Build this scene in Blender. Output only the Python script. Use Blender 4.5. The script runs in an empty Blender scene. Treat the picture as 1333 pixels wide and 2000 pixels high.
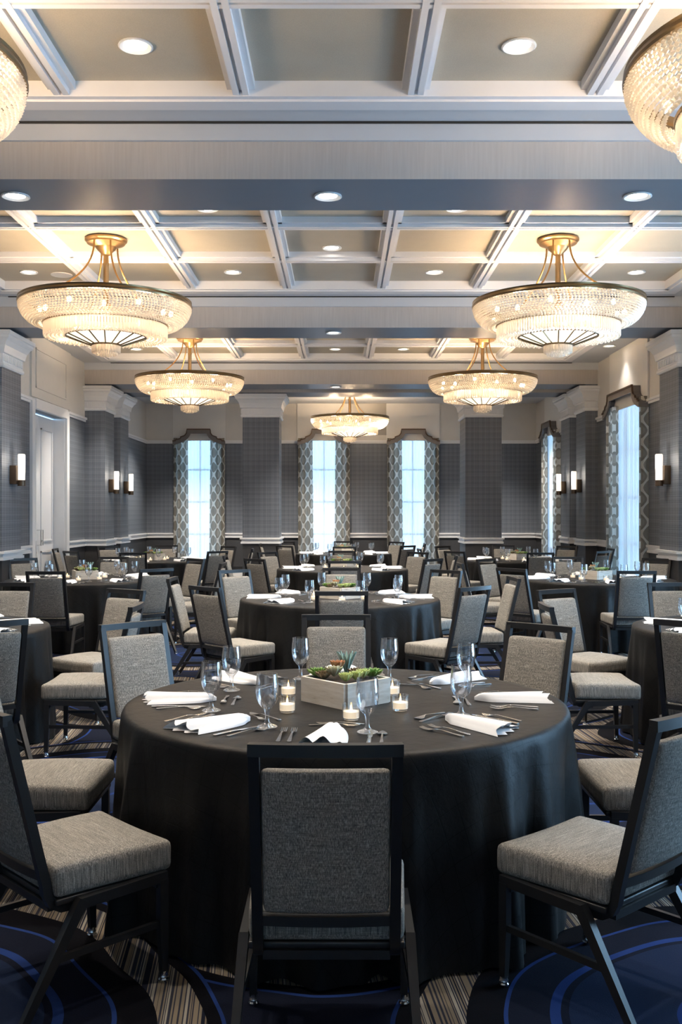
import bpy, bmesh, math, random
from mathutils import Vector, Matrix
random.seed(7)
PI = math.pi
sc = bpy.context.scene
COL = sc.collection

# ------------------------------------------------------------------ camera, world, exposure
cam_d = bpy.data.cameras.new('camera'); cam = bpy.data.objects.new('camera', cam_d); COL.objects.link(cam)
cam.location = (0, 0, 1.6); cam.rotation_euler = (PI / 2, 0, 0)
cam_d.sensor_fit = 'VERTICAL'; cam_d.sensor_height = 36; cam_d.sensor_width = 24; cam_d.lens = 35
cam_d.clip_end = 200
sc.camera = cam
world = bpy.data.worlds.new('daylight'); sc.world = world; world.use_nodes = True
bg = world.node_tree.nodes['Background']
bg.inputs[0].default_value = (0.42, 0.70, 1.0, 1); bg.inputs[1].default_value = 7.0
vs = sc.view_settings
vs.view_transform = 'Standard'; vs.look = 'None'; vs.exposure = 1.15; vs.gamma = 1.0; vs.use_curve_mapping = False
sc.cycles.use_denoising = True
sc.cycles.max_bounces = 8; sc.cycles.diffuse_bounces = 4; sc.cycles.glossy_bounces = 3
sc.cycles.transparent_max_bounces = 16; sc.cycles.transmission_bounces = 8
sc.cycles.caustics_reflective = False; sc.cycles.caustics_refractive = False
sc.cycles.adaptive_threshold = 0.02
sc.cycles.sample_clamp_indirect = 4.0
CHAND_W = 62.0; SPOT_W = 150.0; SCONCE_W = 3.0
WARM = (1.0, 0.70, 0.43); SOFTWARM = (1.0, 0.91, 0.80)

# ------------------------------------------------------------------ materials
class NT:
    def __init__(s, name):
        s.m = bpy.data.materials.new(name); s.m.use_nodes = True
        s.t = s.m.node_tree; s.n = s.t.nodes
        s.p = s.n['Principled BSDF']; s.out = s.n['Material Output']
    def node(s, typ, **kw):
        n = s.n.new(typ)
        for k, v in kw.items(): setattr(n, k, v)
        return n
    def set(s, sock, v):
        if isinstance(v, bpy.types.NodeSocket): s.t.links.new(v, sock)
        elif v is not None:
            if hasattr(sock.default_value, '__len__') and len(sock.default_value) == 4 and len(v) == 3: v = (*v, 1)
            sock.default_value = v
    def math(s, op, a, b=None, c=None):
        n = s.node('ShaderNodeMath', operation=op)
        for i, v in enumerate((a, b, c)):
            if v is not None: s.set(n.inputs[i], v)
        return n.outputs[0]
    def mix(s, f, a, b):
        n = s.node('ShaderNodeMix', data_type='RGBA')
        s.set(n.inputs[0], f); s.set(n.inputs[6], a); s.set(n.inputs[7], b)
        return n.outputs[2]
    def coord(s, which='Object'):
        return s.node('ShaderNodeTexCoord').outputs[which]
    def geo(s): return s.node('ShaderNodeNewGeometry').outputs['Position']
    def xyz(s, v):
        n = s.node('ShaderNodeSeparateXYZ'); s.set(n.inputs[0], v); return n.outputs
    def comb(s, x, y, z=0.0):
        n = s.node('ShaderNodeCombineXYZ')
        for i, v in enumerate((x, y, z)): s.set(n.inputs[i], v)
        return n.outputs[0]
    def scale(s, v, k):
        n = s.node('ShaderNodeVectorMath', operation='MULTIPLY'); s.set(n.inputs[0], v); n.inputs[1].default_value = k
        return n.outputs[0]
    def noise(s, v, sc_, det=2.0, rough=.5):
        n = s.node('ShaderNodeTexNoise'); s.set(n.inputs['Vector'], v)
        n.inputs['Scale'].default_value = sc_; n.inputs['Detail'].default_value = det; n.inputs['Roughness'].default_value = rough
        return n.outputs['Fac']
    def ramp(s, f, stops, const=False):
        n = s.node('ShaderNodeValToRGB'); s.set(n.inputs[0], f); cr = n.color_ramp
        if const: cr.interpolation = 'CONSTANT'
        while len(cr.elements) < len(stops): cr.elements.new(.5)
        for e, (p, c) in zip(cr.elements, stops): e.position = p; e.color = (*c, 1)
        return n.outputs[0]
    def bump(s, h, st=.3, dist=.01):
        n = s.node('ShaderNodeBump'); s.set(n.inputs['Height'], h); n.inputs['Strength'].default_value = st; n.inputs['Distance'].default_value = dist
        s.t.links.new(n.outputs[0], s.p.inputs['Normal'])
    def base(s, c): s.set(s.p.inputs['Base Color'], c)
    def prm(s, **kw):
        for k, v in kw.items(): s.set(s.p.inputs[k.replace('_', ' ')], v)
        return s

def simple(name, col, rough=.5, metal=0.0, grain=0.0, gs=30, **kw):
    t = NT(name); t.prm(Roughness=rough, Metallic=metal, **kw)
    if grain:
        f = t.noise(t.coord(), gs, 4)
        a = tuple(min(1, c * (1 - grain)) for c in col); b = tuple(min(1, c * (1 + grain)) for c in col)
        t.base(t.mix(f, a, b))
    else: t.base(col)
    return t.m
M = {}
M['trim'] = simple('white_trim_paint', (.84, .84, .84), .4, grain=.03, gs=6)
M['rib'] = simple('coffer_rib_paint', (.82, .82, .84), .45, grain=.03, gs=6)
M['greige'] = simple('greige_wall_paint', (.66, .64, .60), .6, grain=.04, gs=5)
M['cream'] = simple('cream_wall_panel', (.77, .76, .73), .6, grain=.03, gs=5)
M['border'] = simple('ceiling_border_paint', (.60, .63, .67), .5, grain=.03, gs=4)
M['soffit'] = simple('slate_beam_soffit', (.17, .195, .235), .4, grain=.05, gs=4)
M['dark'] = simple('dark_slot', (.02, .018, .015), .6, grain=.2, gs=30)
M['wains'] = simple('charcoal_wainscot', (.045, .047, .052), .5, grain=.1, gs=20)
M['doorwhite'] = simple('white_door_paint', (.80, .81, .83), .35, grain=.02, gs=5)
M['frame'] = simple('black_metal_frame', (.014, .014, .015), .38, 0, grain=.2, gs=40)
M['chrome'] = simple('chrome', (.8, .8, .8), .15, 1.0, grain=.03)
M['silver'] = simple('polished_flatware', (.82, .80, .77), .18, 1.0, grain=.03)
M['brass'] = simple('antique_brass', (.38, .245, .12), .34, 1.0, grain=.12, gs=14)
M['darkbrass'] = simple('dark_brass', (.20, .14, .075), .3, 1.0, grain=.15, gs=14)
M['arm_brass'] = simple('aged_brass_arm', (.34, .20, .08), .35, 1.0, grain=.12, gs=14)
M['bronze'] = simple('bronze', (.11, .075, .05), .4, .8, grain=.12, gs=14)
M['plate'] = simple('downlight_trim', (.8, .8, .8), .4, grain=.02)
M['soil'] = simple('dark_soil', (.03, .02, .012), .9, grain=.4, gs=80)
M['woodtop'] = simple('plywood_tabletop', (.35, .25, .15), .6, grain=.15, gs=12)
M['cornice'] = simple('taupe_cornice_fabric', (.20, .185, .18), .8, grain=.1, gs=60)
M['napkin'] = simple('white_napkin_linen', (.84, .84, .85), .75, grain=.02, gs=90)
M['wax'] = simple('flame_glow_wax', (.9, .84, .72), .5, grain=.03, Emission_Color=(1, .80, .55), Emission_Strength=.45)  # weak emission puts the flame's glow into the wax itself

def emis(name, col, st, basecol=(.9, .9, .9)):
    t = NT(name); t.base(basecol); t.prm(Emission_Color=col, Emission_Strength=st, Roughness=.4); return t.m
M['lens'] = emis('downlight_lens', (1, .93, .82), 9.0)
M['shade'] = emis('lit_frosted_glass', (1, .84, .62), .62)
M['bulb'] = emis('lamp_bulb', (1, .88, .68), 8.0)
M['sconce_glass'] = emis('lit_sconce_glass', (1, .88, .70), .6)
M['flame'] = emis('candle_flame', (1, .62, .2), 6.0)

def tweed():
    t = NT('grey_tweed_upholstery'); o = t.coord()
    a = t.noise(t.scale(o, (420, 420, 14)), 1.0, 3, .6)
    c = t.noise(t.scale(o, (12, 400, 400)), 1.0, 3, .6); d = t.noise(o, 500, 1)
    f = t.math('MULTIPLY_ADD', a, .55, t.math('ADD', t.math('MULTIPLY', c, .28), t.math('MULTIPLY', d, .17)))
    t.base(t.ramp(f, [(.36, (.045, .045, .045)), (.5, (.205, .192, .17)), (.64, (.52, .48, .42))]))
    t.prm(Roughness=.9); t.bump(f, .25, .003); return t.m
M['tweed'] = tweed()

def blackcloth():
    t = NT('black_pintuck_taffeta'); uv = t.xyz(t.coord('UV'))
    k = 1 / .092
    def line(v):
        fr = t.math('FRACT', v); dd = t.math('ABSOLUTE', t.math('SUBTRACT', fr, .5))
        return t.math('LESS_THAN', dd, .022)
    a = t.math('MULTIPLY', t.math('ADD', uv[0], uv[1]), k * .7071); b = t.math('MULTIPLY', t.math('SUBTRACT', uv[0], uv[1]), k * .7071)
    ln = t.math('MAXIMUM', line(a), line(b))
    n = t.noise(t.comb(uv[0], uv[1]), 9, 5, .6)
    h = t.math('ADD', t.math('MULTIPLY', ln, -1.0), t.math('MULTIPLY', n, .9))
    t.base(t.mix(ln, (.0075, .0072, .0072), (.002, .002, .002)))
    t.prm(Roughness=.5, Specular_IOR_Level=.22); t.bump(h, .7, .006); return t.m
M['cloth'] = blackcloth()

def plaid():
    t = NT('grey_plaid_wallpaper'); p = t.xyz(t.geo())
    u = t.math('ADD', p[0], p[1]); v = p[2]
    def st(w, per, lo, hi):
        f = t.math('FRACT', t.math('DIVIDE', w, per))
        return t.math('MULTIPLY', t.math('GREATER_THAN', f, lo), t.math('LESS_THAN', f, hi))
    def fam(w):
        s1 = t.math('ADD', st(w, .11, .1, .32), st(w, .11, .5, .58)); s2 = t.math('ADD', st(w, .0275, 0., .4), st(w, .22, .7, .76))
        return t.math('ADD', t.math('MULTIPLY', s1, .6), t.math('MULTIPLY', s2, .5))
    f = t.math('ADD', fam(u), fam(v))
    n = t.noise(t.comb(u, v), 60, 3)
    f = t.math('ADD', t.math('MULTIPLY', f, .35), t.math('MULTIPLY', n, .35))
    t.base(t.ramp(f, [(.1, (.085, .10, .125)), (.9, (.19, .212, .245))])); t.prm(Roughness=.6); return t.m
M['paper'] = plaid()

def beampaper():
    t = NT('pale_taupe_beam_paper'); p = t.geo()
    n = t.noise(t.scale(p, (60, 60, 3)), 1.0, 3); n2 = t.noise(p, 1.2, 2)
    f = t.math('MULTIPLY_ADD', n, .5, t.math('MULTIPLY', n2, .5))
    t.base(t.ramp(f, [(.3, (.49, .45, .42)), (.7, (.59, .55, .515))])); t.prm(Roughness=.55); return t.m
M['beam'] = beampaper()

def coffer():
    t = NT('champagne_coffer_paper'); p = t.geo()
    n = t.noise(p, 150, 4, .7); n2 = t.noise(p, 2.0, 3)
    f = t.math('MULTIPLY_ADD', n, .6, t.math('MULTIPLY', n2, .4))
    t.base(t.ramp(f, [(.3, (.38, .35, .285)), (.7, (.52, .48, .395))])); t.prm(Roughness=.5); return t.m
M['coffer'] = coffer()

def carpet():
    t = NT('navy_patterned_carpet'); p = t.xyz(t.geo())
    x, y = p[0], p[1]
    nx = t.math('MULTIPLY', t.math('SUBTRACT', t.noise(t.geo(), 1.1, 1), .5), .25)
    def ring(cx, cy, px, py):
        dx = t.math('SUBTRACT', t.math('FRACT', t.math('DIVIDE', t.math('SUBTRACT', x, cx - px / 2), px)), .5)
        dy = t.math('SUBTRACT', t.math('FRACT', t.math('DIVIDE', t.math('SUBTRACT', y, cy - py / 2), py)), .5)
        dx = t.math('ABSOLUTE', t.math('MULTIPLY', dx, px)); dy = t.math('ABSOLUTE', t.math('MULTIPLY', dy, py))
        q = t.math('ADD', t.math('POWER', dx, 1.6), t.math('POWER', dy, 1.6))
        return t.math('ADD', t.math('POWER', q, 1 / 1.6), nx)
    def band(d, r, w): return t.math('LESS_THAN', t.math('ABSOLUTE', t.math('SUBTRACT', d, r)), w)
    a = ring(-1.55, 3.1, 2.9, 2.7); b = ring(-.1, 4.45, 2.9, 2.7)
    s = t.noise(t.comb(t.math('ADD', t.math('MULTIPLY', x, 34), t.math('MULTIPLY', y, 3)), 0.0), 1.0, 2, .6)
    stripe = t.ramp(s, [(0, (.012, .014, .025)), (.42, (.20, .16, .115)), (.5, (.03, .032, .045)), (.56, (.30, .27, .22)), (.63, (.018, .02, .035))], True)
    w = t.noise(t.geo(), 260, 2)
    navy = t.mix(w, (.003, .004, .009), (.008, .011, .025)); mid = t.mix(w, (.006, .012, .032), (.014, .024, .060)); blk = (.003, .003, .005)
    col = t.mix(t.math('LESS_THAN', a, .62), navy, mid); col = t.mix(t.math('LESS_THAN', b, .50), col, mid)
    for d in (b, a):
        col = t.mix(band(d, 1.0, .19), col, (.014, .035, .14)); col = t.mix(band(d, 1.0, .175), col, blk)
        col = t.mix(band(d, 1.04, .085), col, stripe)
        col = t.mix(band(d, .66, .016), col, (.014, .035, .14)); col = t.mix(band(d, .30, .015), col, (.014, .035, .14))
    t.base(col); t.prm(Roughness=1.0, Specular_IOR_Level=.1); t.bump(w, .3, .004); return t.m
M['carpet'] = carpet()

def drape():
    t = NT('taupe_trellis_drapery'); uv = t.xyz(t.coord('UV'))
    f = t.math('ADD', t.math('COSINE', t.math('MULTIPLY', uv[0], 2 * PI / .30)), t.math('COSINE', t.math('MULTIPLY', uv[1], 2 * PI / .36)))
    ln = t.math('LESS_THAN', t.math('ABSOLUTE', f), .42)
    col = t.mix(ln, (.36, .33, .28), (.86, .84, .78)); col = t.mix(t.math('GREATER_THAN', f, 1.2), col, (.46, .43, .37))
    t.base(col); t.prm(Roughness=.85)
    tr = t.node('ShaderNodeBsdfTranslucent'); t.set(tr.inputs[0], col)
    mx = t.node('ShaderNodeMixShader'); mx.inputs[0].default_value = .55
    t.t.links.new(t.p.outputs[0], mx.inputs[1]); t.t.links.new(tr.outputs[0], mx.inputs[2]); t.t.links.new(mx.outputs[0], t.out.inputs[0])
    return t.m
M['drape'] = drape()

def mixsh(name, parts):
    """parts: list of (weight, node builder)"""
    t = NT(name); t.n.remove(t.p); cur = None; acc = 0
    for w, fn in parts:
        nd = fn(t)
        if cur is None: cur, acc = nd, w; continue
        mx = t.node('ShaderNodeMixShader'); mx.inputs[0].default_value = w / (acc + w); acc += w
        t.t.links.new(cur, mx.inputs[1]); t.t.links.new(nd, mx.inputs[2]); cur = mx.outputs[0]
    t.t.links.new(cur, t.out.inputs[0]); return t.m
def sh(kind, col, **kw):
    def f(t):
        n = t.node('ShaderNodeBsdf' + kind); n.inputs[0].default_value = (*col, 1)
        for k, v in kw.items(): n.inputs[k].default_value = v
        return n.outputs[0]
    return f
M['sheer'] = mixsh('white_sheer_voile', [(.065, sh('Transparent', (1, 1, 1))), (.10, sh('Translucent', (.55, .56, .57))), (.835, sh('Diffuse', (.72, .72, .73)))])
M['crystal'] = mixsh('crystal_beads', [(.55, sh('Translucent', (1, .94, .84))), (.2, sh('Diffuse', (.95, .90, .82))), (.12, sh('Glossy', (1, 1, 1), Roughness=.15)), (.13, sh('Transparent', (1, 1, 1)))])
def thin_glass(name, tint=(1, 1, 1), lo=.03, k=.9):
    t = NT(name); t.n.remove(t.p)
    lw = t.node('ShaderNodeLayerWeight'); lw.inputs['Blend'].default_value = .35
    f = t.math('MULTIPLY_ADD', lw.outputs['Facing'], k, lo)
    f = t.math('MINIMUM', f, .85)
    tr = t.node('ShaderNodeBsdfTransparent'); tr.inputs[0].default_value = (*tint, 1)
    gl = t.node('ShaderNodeBsdfGlossy'); gl.inputs[0].default_value = (1, 1, 1, 1); gl.inputs['Roughness'].default_value = .07
    mx = t.node('ShaderNodeMixShader'); t.t.links.new(f, mx.inputs[0]); t.t.links.new(tr.outputs[0], mx.inputs[1]); t.t.links.new(gl.outputs[0], mx.inputs[2])
    t.t.links.new(mx.outputs[0], t.out.inputs[0]); return t.m
M['goblet'] = thin_glass('clear_goblet_glass', (.985, .99, 1), .05, .85)
M['cup'] = thin_glass('candle_cup_glass', (.98, .98, .98), .05, .7)
M['pane'] = thin_glass('window_glass', (.95, .98, 1), .04, .5)

def planks():
    t = NT('weathered_planter_wood'); o = t.coord()
    n = t.noise(t.scale(o, (6, 6, 45)), 1.0, 5, .65); n2 = t.noise(o, 9, 3)
    c = t.ramp(n, [(.3, (.26, .17, .10)), (.40, (.62, .54, .43)), (.7, (.82, .77, .69))])
    t.base(t.mix(t.math('MULTIPLY', n2, .5), c, (.66, .64, .61))); t.prm(Roughness=.75); t.bump(n, .4, .004); return t.m
M['planter'] = planks()
def leafm(name, a, b):
    t = NT(name); t.base(t.mix(t.noise(t.coord(), 45, 2), a, b)); t.prm(Roughness=.45); return t.m
M['leaf_green'] = leafm('green_leaf', (.10, .22, .04), (.27, .42, .11)); M['leaf_lime'] = leafm('lime_leaf', (.38, .48, .13), (.60, .66, .28))
M['leaf_rust'] = leafm('rust_leaf', (.50, .18, .07), (.62, .34, .17)); M['leaf_pale'] = leafm('pale_leaf', (.40, .42, .26), (.58, .50, .36))
M['leaf_blue'] = leafm('blue_leaf', (.20, .34, .31), (.34, .48, .44)); M['leaf_dark'] = leafm('plum_leaf', (.14, .09, .06), (.26, .20, .10))

# ------------------------------------------------------------------ mesh builder
class MB:
    def __init__(s): s.v = []; s.f = []; s.mi = []; s.uv = {}
    def add(s, vs_, fs, mi=0, uvs=None):
        o = len(s.v); s.v += [tuple(q) for q in vs_]
        for f in fs: s.f.append(tuple(i + o for i in f)); s.mi.append(mi)
        if uvs:
            for i, u in enumerate(uvs): s.uv[o + i] = u
        return s
    def box(s, a, b, mi=0):
        x0, y0, z0 = a; x1, y1, z1 = b
        return s.add([(x0, y0, z0), (x1, y0, z0), (x1, y1, z0), (x0, y1, z0), (x0, y0, z1), (x1, y0, z1), (x1, y1, z1), (x0, y1, z1)],
                     [(3, 2, 1, 0), (4, 5, 6, 7), (0, 1, 5, 4), (1, 2, 6, 5), (2, 3, 7, 6), (3, 0, 4, 7)], mi)
    def cbox(s, c, d, mi=0): return s.box([c[i] - d[i] / 2 for i in range(3)], [c[i] + d[i] / 2 for i in range(3)], mi)
    def sweep(s, path, w, t, side=(1, 0, 0), mi=0):
        P = [Vector(p) for p in path]; S = Vector(side).normalized(); vs_ = []; n = len(P)
        for i in range(n):
            T = ((P[min(i + 1, n - 1)] - P[max(i - 1, 0)])).normalized(); N = S.cross(T).normalized()
            w_ = w[i] if isinstance(w, (list, tuple)) else w; t_ = t[i] if isinstance(t, (list, tuple)) else t
            for a, b in ((-1, -1), (1, -1), (1, 1), (-1, 1)): vs_.append(P[i] + S * (a * w_ / 2) + N * (b * t_ / 2))
        fs = [(3, 2, 1, 0), tuple(4 * (n - 1) + k for k in range(4))]
        for i in range(n - 1):
            for k in range(4): fs.append((4 * i + k, 4 * i + (k + 1) % 4, 4 * i + 4 + (k + 1) % 4, 4 * i + 4 + k))
        return s.add(vs_, fs, mi)
    def tube(s, path, r, n=8, mi=0):
        P = [Vector(p) for p in path]; m = len(P); vs_ = []; N = None
        for i in range(m):
            T = (P[min(i + 1, m - 1)] - P[max(i - 1, 0)]).normalized()
            if N is None: N = T.orthogonal().normalized()
            N = (N - T * N.dot(T)).normalized(); B = T.cross(N); r_ = r[i] if isinstance(r, (list, tuple)) else r
            for k in range(n):
                a = 2 * PI * k / n; vs_.append(P[i] + (N * math.cos(a) + B * math.sin(a)) * r_)
        fs = [tuple(range(n - 1, -1, -1)), tuple(range((m - 1) * n, m * n))]
        for i in range(m - 1):
            for k in range(n): fs.append((i * n + k, i * n + (k + 1) % n, i * n + n + (k + 1) % n, i * n + n + k))
        return s.add(vs_, fs, mi)
    def lathe(s, prof, n=24, c=(0, 0, 0), mi=0, closed=False):
        vs_ = []; fs = []; m = len(prof)
        for r, z in prof:
            for k in range(n):
                a = 2 * PI * k / n; vs_.append((c[0] + max(r, 1e-5) * math.cos(a), c[1] + max(r, 1e-5) * math.sin(a), c[2] + z))
        for i in range(m if closed else m - 1):
            j = (i + 1) % m
            for k in range(n): fs.append((i * n + k, i * n + (k + 1) % n, j * n + (k + 1) % n, j * n + k))
        return s.add(vs_, fs, mi)
    def rbox(s, dims, r, n=4, fn=None, mi=0):
        H = [d / 2 for d in dims]
        def ax(h):
            rr = min(r, h * .95); inn = [-(h - rr) + 2 * (h - rr) * i / n for i in range(n + 1)]
            return [-h, -h + rr * .35] + inn + [h - rr * .35, h]
        A = [ax(h) for h in H]; idx = {}; vs_ = []; fs = []
        def vid(p):
            k = tuple(round(q, 6) for q in p)
            if k not in idx:
                c = [max(-(H[i] - min(r, H[i] * .95)), min(H[i] - min(r, H[i] * .95), p[i])) for i in range(3)]
                d = Vector([p[i] - c[i] for i in range(3)])
                if d.length > 1e-9: d = d.normalized() * min(r, min(H) * .95)
                q = Vector(c) + d
                idx[k] = len(vs_); vs_.append(fn(q) if fn else q)
            return idx[k]
        for i in range(3):
            j, k = (i + 1) % 3, (i + 2) % 3
            for sg in (-1, 1):
                for a in range(len(A[j]) - 1):
                    for b in range(len(A[k]) - 1):
                        def P(u, v):
                            p = [0, 0, 0]; p[i] = sg * H[i]; p[j] = A[j][u]; p[k] = A[k][v]; return vid(p)
                        q = (P(a, b), P(a + 1, b), P(a + 1, b + 1), P(a, b + 1))
                        fs.append(q if sg > 0 else q[::-1])
        return s.add(vs_, fs, mi)
    def mesh(s, name, mats, weld=True, ang=35):
        me = bpy.data.meshes.new(name); me.from_pydata(s.v, [], s.f)
        if not isinstance(mats, (list, tuple)): mats = [mats]
        for m in mats: me.materials.append(M[m])
        me.polygons.foreach_set('material_index', s.mi)
        if s.uv:
            ul = me.uv_layers.new(name='UVMap')
            for l in me.loops: ul.data[l.index].uv = s.uv.get(l.vertex_index, (0, 0))
        if weld:
            bm = bmesh.new(); bm.from_mesh(me); bmesh.ops.remove_doubles(bm, verts=bm.verts, dist=1e-5); bm.to_mesh(me); bm.free()
        me.polygons.foreach_set('use_smooth', [True] * len(me.polygons)); me.set_sharp_from_angle(angle=math.radians(ang)); me.update()
        return me

def obj(name, me, parent=None, loc=(0, 0, 0), rz=0.0, kind=None, label=None, cat=None, group=None, rot=None):
    o = bpy.data.objects.new(name, me); COL.objects.link(o)
    o.location = loc; o.rotation_euler = rot if rot else (0, 0, rz)
    if parent: o.parent = parent
    if kind: o['kind'] = kind
    if label: o['label'] = label
    if cat: o['category'] = cat
    if group: o['group'] = group
    return o
def inst(proto, name, loc, rz, label, cat, group=None, rot=None, scale=None):
    """proto: list of (part name, mesh, [(sub name, mesh)...], props)"""
    root = obj(name, None, None, loc, rz, None, label, cat, group, rot)
    root.empty_display_size = .1
    if scale: root.scale = (scale,) * 3
    for pn, me, subs, pr in proto:
        p = obj(pn, me, root)
        for k, v in pr.items(): p[k] = v
        for sn, sm in subs: obj(sn, sm, p)
    return root
def light(name, typ, parent, loc, power, col, radius=.05, **kw):
    l = bpy.data.lights.new(name, typ); l.energy = power; l.color = col
    if typ != 'AREA': l.shadow_soft_size = radius
    for k, v in kw.items(): setattr(l, k, v)
    o = bpy.data.objects.new(name, l); COL.objects.link(o); o.location = loc; o.parent = parent
    return o

# ------------------------------------------------------------------ room shell
XL, XR, YB, YN = -4.82, 4.83, 24.6, -4.5
ZB, ZS, ZP = 4.40, 4.00, 4.485          # border plane, beam soffit, coffer panel
RAIL0, RAIL1, PIC = .965, 1.085, 3.30
obj('floor', MB().box((XL - .4, YN - .3, -.1), (XR + .4, YB + .4, 0)).mesh('floor', 'carpet'), kind='structure', label='navy carpet with tan striped bands and blue outlines', cat='floor')

def wall(name, axis, c0, c1, u0, u1, openings, label):
    us = sorted({u0, u1, *[o[0] for o in openings], *[o[1] for o in openings]})
    zs = sorted({0, 1.02, PIC, 4.6, *[o[2] for o in openings], *[o[3] for o in openings]})
    b = MB()
    for i in range(len(us) - 1):
        for j in range(len(zs) - 1):
            uc, zc = (us[i] + us[i + 1]) / 2, (zs[j] + zs[j + 1]) / 2
            if any(o[0] < uc < o[1] and o[2] < zc < o[3] for o in openings): continue
            mi = 0 if zc < 1.02 else 1 if zc < PIC else 2
            if axis == 'x': b.box((us[i], c0, zs[j]), (us[i + 1], c1, zs[j + 1]), mi)
            else: b.box((c0, us[i], zs[j]), (c1, us[i + 1], zs[j + 1]), mi)
    return obj(name, b.mesh(name, ['wains', 'paper', 'greige']), kind='structure', label=label, cat='wall')

BW = [(-3.50, .63), (-.42, .64), (1.78, .64)]                    # back windows (centre x, half width)
RW = [(16.68, 1.08), (22.65, .80), (10.35, 1.35), (4.9, 1.7)]   # right wall windows (centre y, half width)
DOOR = (15.55, 17.35, 3.22)
wb = wall('wall_back', 'x', YB, YB + .25, XL - .25, XR + .25, [(c - w + .12, c + w - .12, .25, 3.50) for c, w in BW], 'back wall in grey plaid paper with pale upper band')
wl = wall('wall_left', 'y', XL - .25, XL, YN, YB, [(DOOR[0], DOOR[1], 0, DOOR[2])], 'left wall in grey plaid paper above dark wainscot')
wr = wall('wall_right', 'y', XR, XR + .25, YN, YB, [(c - w + .12, c + w - .12, .25, 3.50) for c, w in RW], 'right wall in grey plaid paper with tall windows')
FILL_NW = [(-2.6, 1.1), (0.0, 1.1), (2.6, 1.1)]  # unseen near-wall windows, added to fill the foreground with cool light
wall('wall_near', 'x', YN - .25, YN, XL - .25, XR + .25, [(c - w + .12, c + w - .12, .25, 3.50) for c, w in FILL_NW], 'near wall behind the viewpoint in grey plaid paper')

# ceiling: border plane, recessed coffer fields
RX = [-4.25, -3.06, -1.87, -.67, .50, 1.70, 2.91, 4.10]
BAYS = [[1.85, 3.06, 4.26, 5.47, 6.71], [8.50, 9.81, 11.12, 12.48], [14.20, 15.50, 16.80, 18.14]]
BEAMS = [(.6, 1.3), (7.18, 7.92), (12.96, 13.75), (18.70, 19.45), (20.0, 20.8)]
ys = sorted({YN - .25, YB + .25, *[b[0] for b in BAYS], *[b[-1] for b in BAYS]}); xs = [XL - .25, RX[0], RX[-1], XR + .25]
cb = MB()
for i in range(3):
    for j in range(len(ys) - 1):
        yc = (ys[j] + ys[j + 1]) / 2
        fld = i == 1 and any(b[0] < yc < b[-1] for b in BAYS)
        if fld: cb.box((xs[i], ys[j], ZP + .03), (xs[i + 1], ys[j + 1], 4.7))
        else:
            cb.box((xs[i], ys[j], ZB), (xs[i + 1], ys[j + 1], ZP + .03)); cb.box((xs[i], ys[j], ZP + .03), (xs[i + 1], ys[j + 1], 4.7))
ceil = obj('ceiling', cb.mesh('ceiling', 'border'), kind='structure', label='coffered ceiling with champagne panels and white ribs', cat='ceiling')
def rib(name, p0, p1, w=.105):
    b = MB()
    x0, y0 = p0; x1, y1 = p1
    if abs(x1 - x0) < 1e-6:
        b.box((x0 - w / 2 - .04, y0, ZP - .06), (x0 + w / 2 + .04, y1, ZP)); b.box((x0 - w / 2, y0, ZB + .02), (x0 + w / 2, y1, ZP - .06))
        b.box((x0 - w / 2, y0, ZB - .012), (x0 - .012, y1, ZB + .02)); b.box((x0 + .012, y0, ZB - .012), (x0 + w / 2, y1, ZB + .02))
    else:
        b.box((x0, y0 - w / 2 - .04, ZP - .06), (x1, y0 + w / 2 + .04, ZP)); b.box((x0, y0 - w / 2, ZB + .02), (x1, y0 + w / 2, ZP - .06))
        b.box((x0, y0 - w / 2, ZB - .008), (x1, y0 - .012, ZB + .02)); b.box((x0, y0 + .012, ZB - .008), (x1, y0 + w / 2, ZB + .02))
    obj(name, b.mesh(name, 'rib'), ceil)
for b in BAYS:
    for x in RX[1:-1]: rib('long_rib', (x, b[0]), (x, b[-1]))
    for y in b[1:-1]: rib('cross_rib', (RX[0], y), (RX[-1], y))
    for i in range(len(RX) - 1):
        for j in range(len(b) - 1):
            obj('coffer_panel', MB().box((RX[i], b[j], ZP), (RX[i + 1], b[j + 1], ZP + .03)).mesh('coffer_panel', 'coffer'), ceil)
    # white frame moulding round the field
    for (a0, a1, c0, c1) in ((RX[0] - .14, RX[-1] + .14, b[-1], b[-1] + .14), (RX[0] - .14, RX[-1] + .14, b[0] - .14, b[0]), (RX[0] - .14, RX[0], b[0], b[-1]), (RX[-1], RX[-1] + .14, b[0], b[-1])):
        obj('field_moulding', MB().box((a0, c0, ZB - .035), (a1, c1, ZB)).mesh('field_moulding', 'rib'), ceil)
    for (a0, a1, c0, c1) in ((RX[0], RX[-1], b[-1] - .05, b[-1]), (RX[0], RX[-1], b[0], b[0] + .05), (RX[0], RX[0] + .05, b[0], b[-1]), (RX[-1] - .05, RX[-1], b[0], b[-1])):
        obj('field_side', MB().box((a0, c0, ZB - .02), (a1, c1, ZP)).mesh('field_side', 'rib'), ceil)
for i, (y0, y1) in enumerate(BEAMS):
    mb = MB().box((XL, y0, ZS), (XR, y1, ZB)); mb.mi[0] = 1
    lab = ['beam behind the viewpoint', 'wide dropped ceiling beam nearest the camera with three downlights', 'second dropped ceiling beam behind the near chandelier pair', 'third dropped beam beyond the second chandelier pair', 'farthest dropped beam resting on the two square columns'][i]
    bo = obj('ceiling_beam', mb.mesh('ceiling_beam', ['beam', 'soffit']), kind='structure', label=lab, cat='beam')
    obj('top_moulding', MB().box((XL, y0 - .03, ZB - .13), (XR, y0, ZB)).mesh('top_moulding', 'border'), bo)
    obj('slot', MB().box((XL + .5, y0 - .05, ZB - .012), (XR - .5, y0 - .03, ZB - .001)).mesh('slot', 'dark'), bo)
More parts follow.
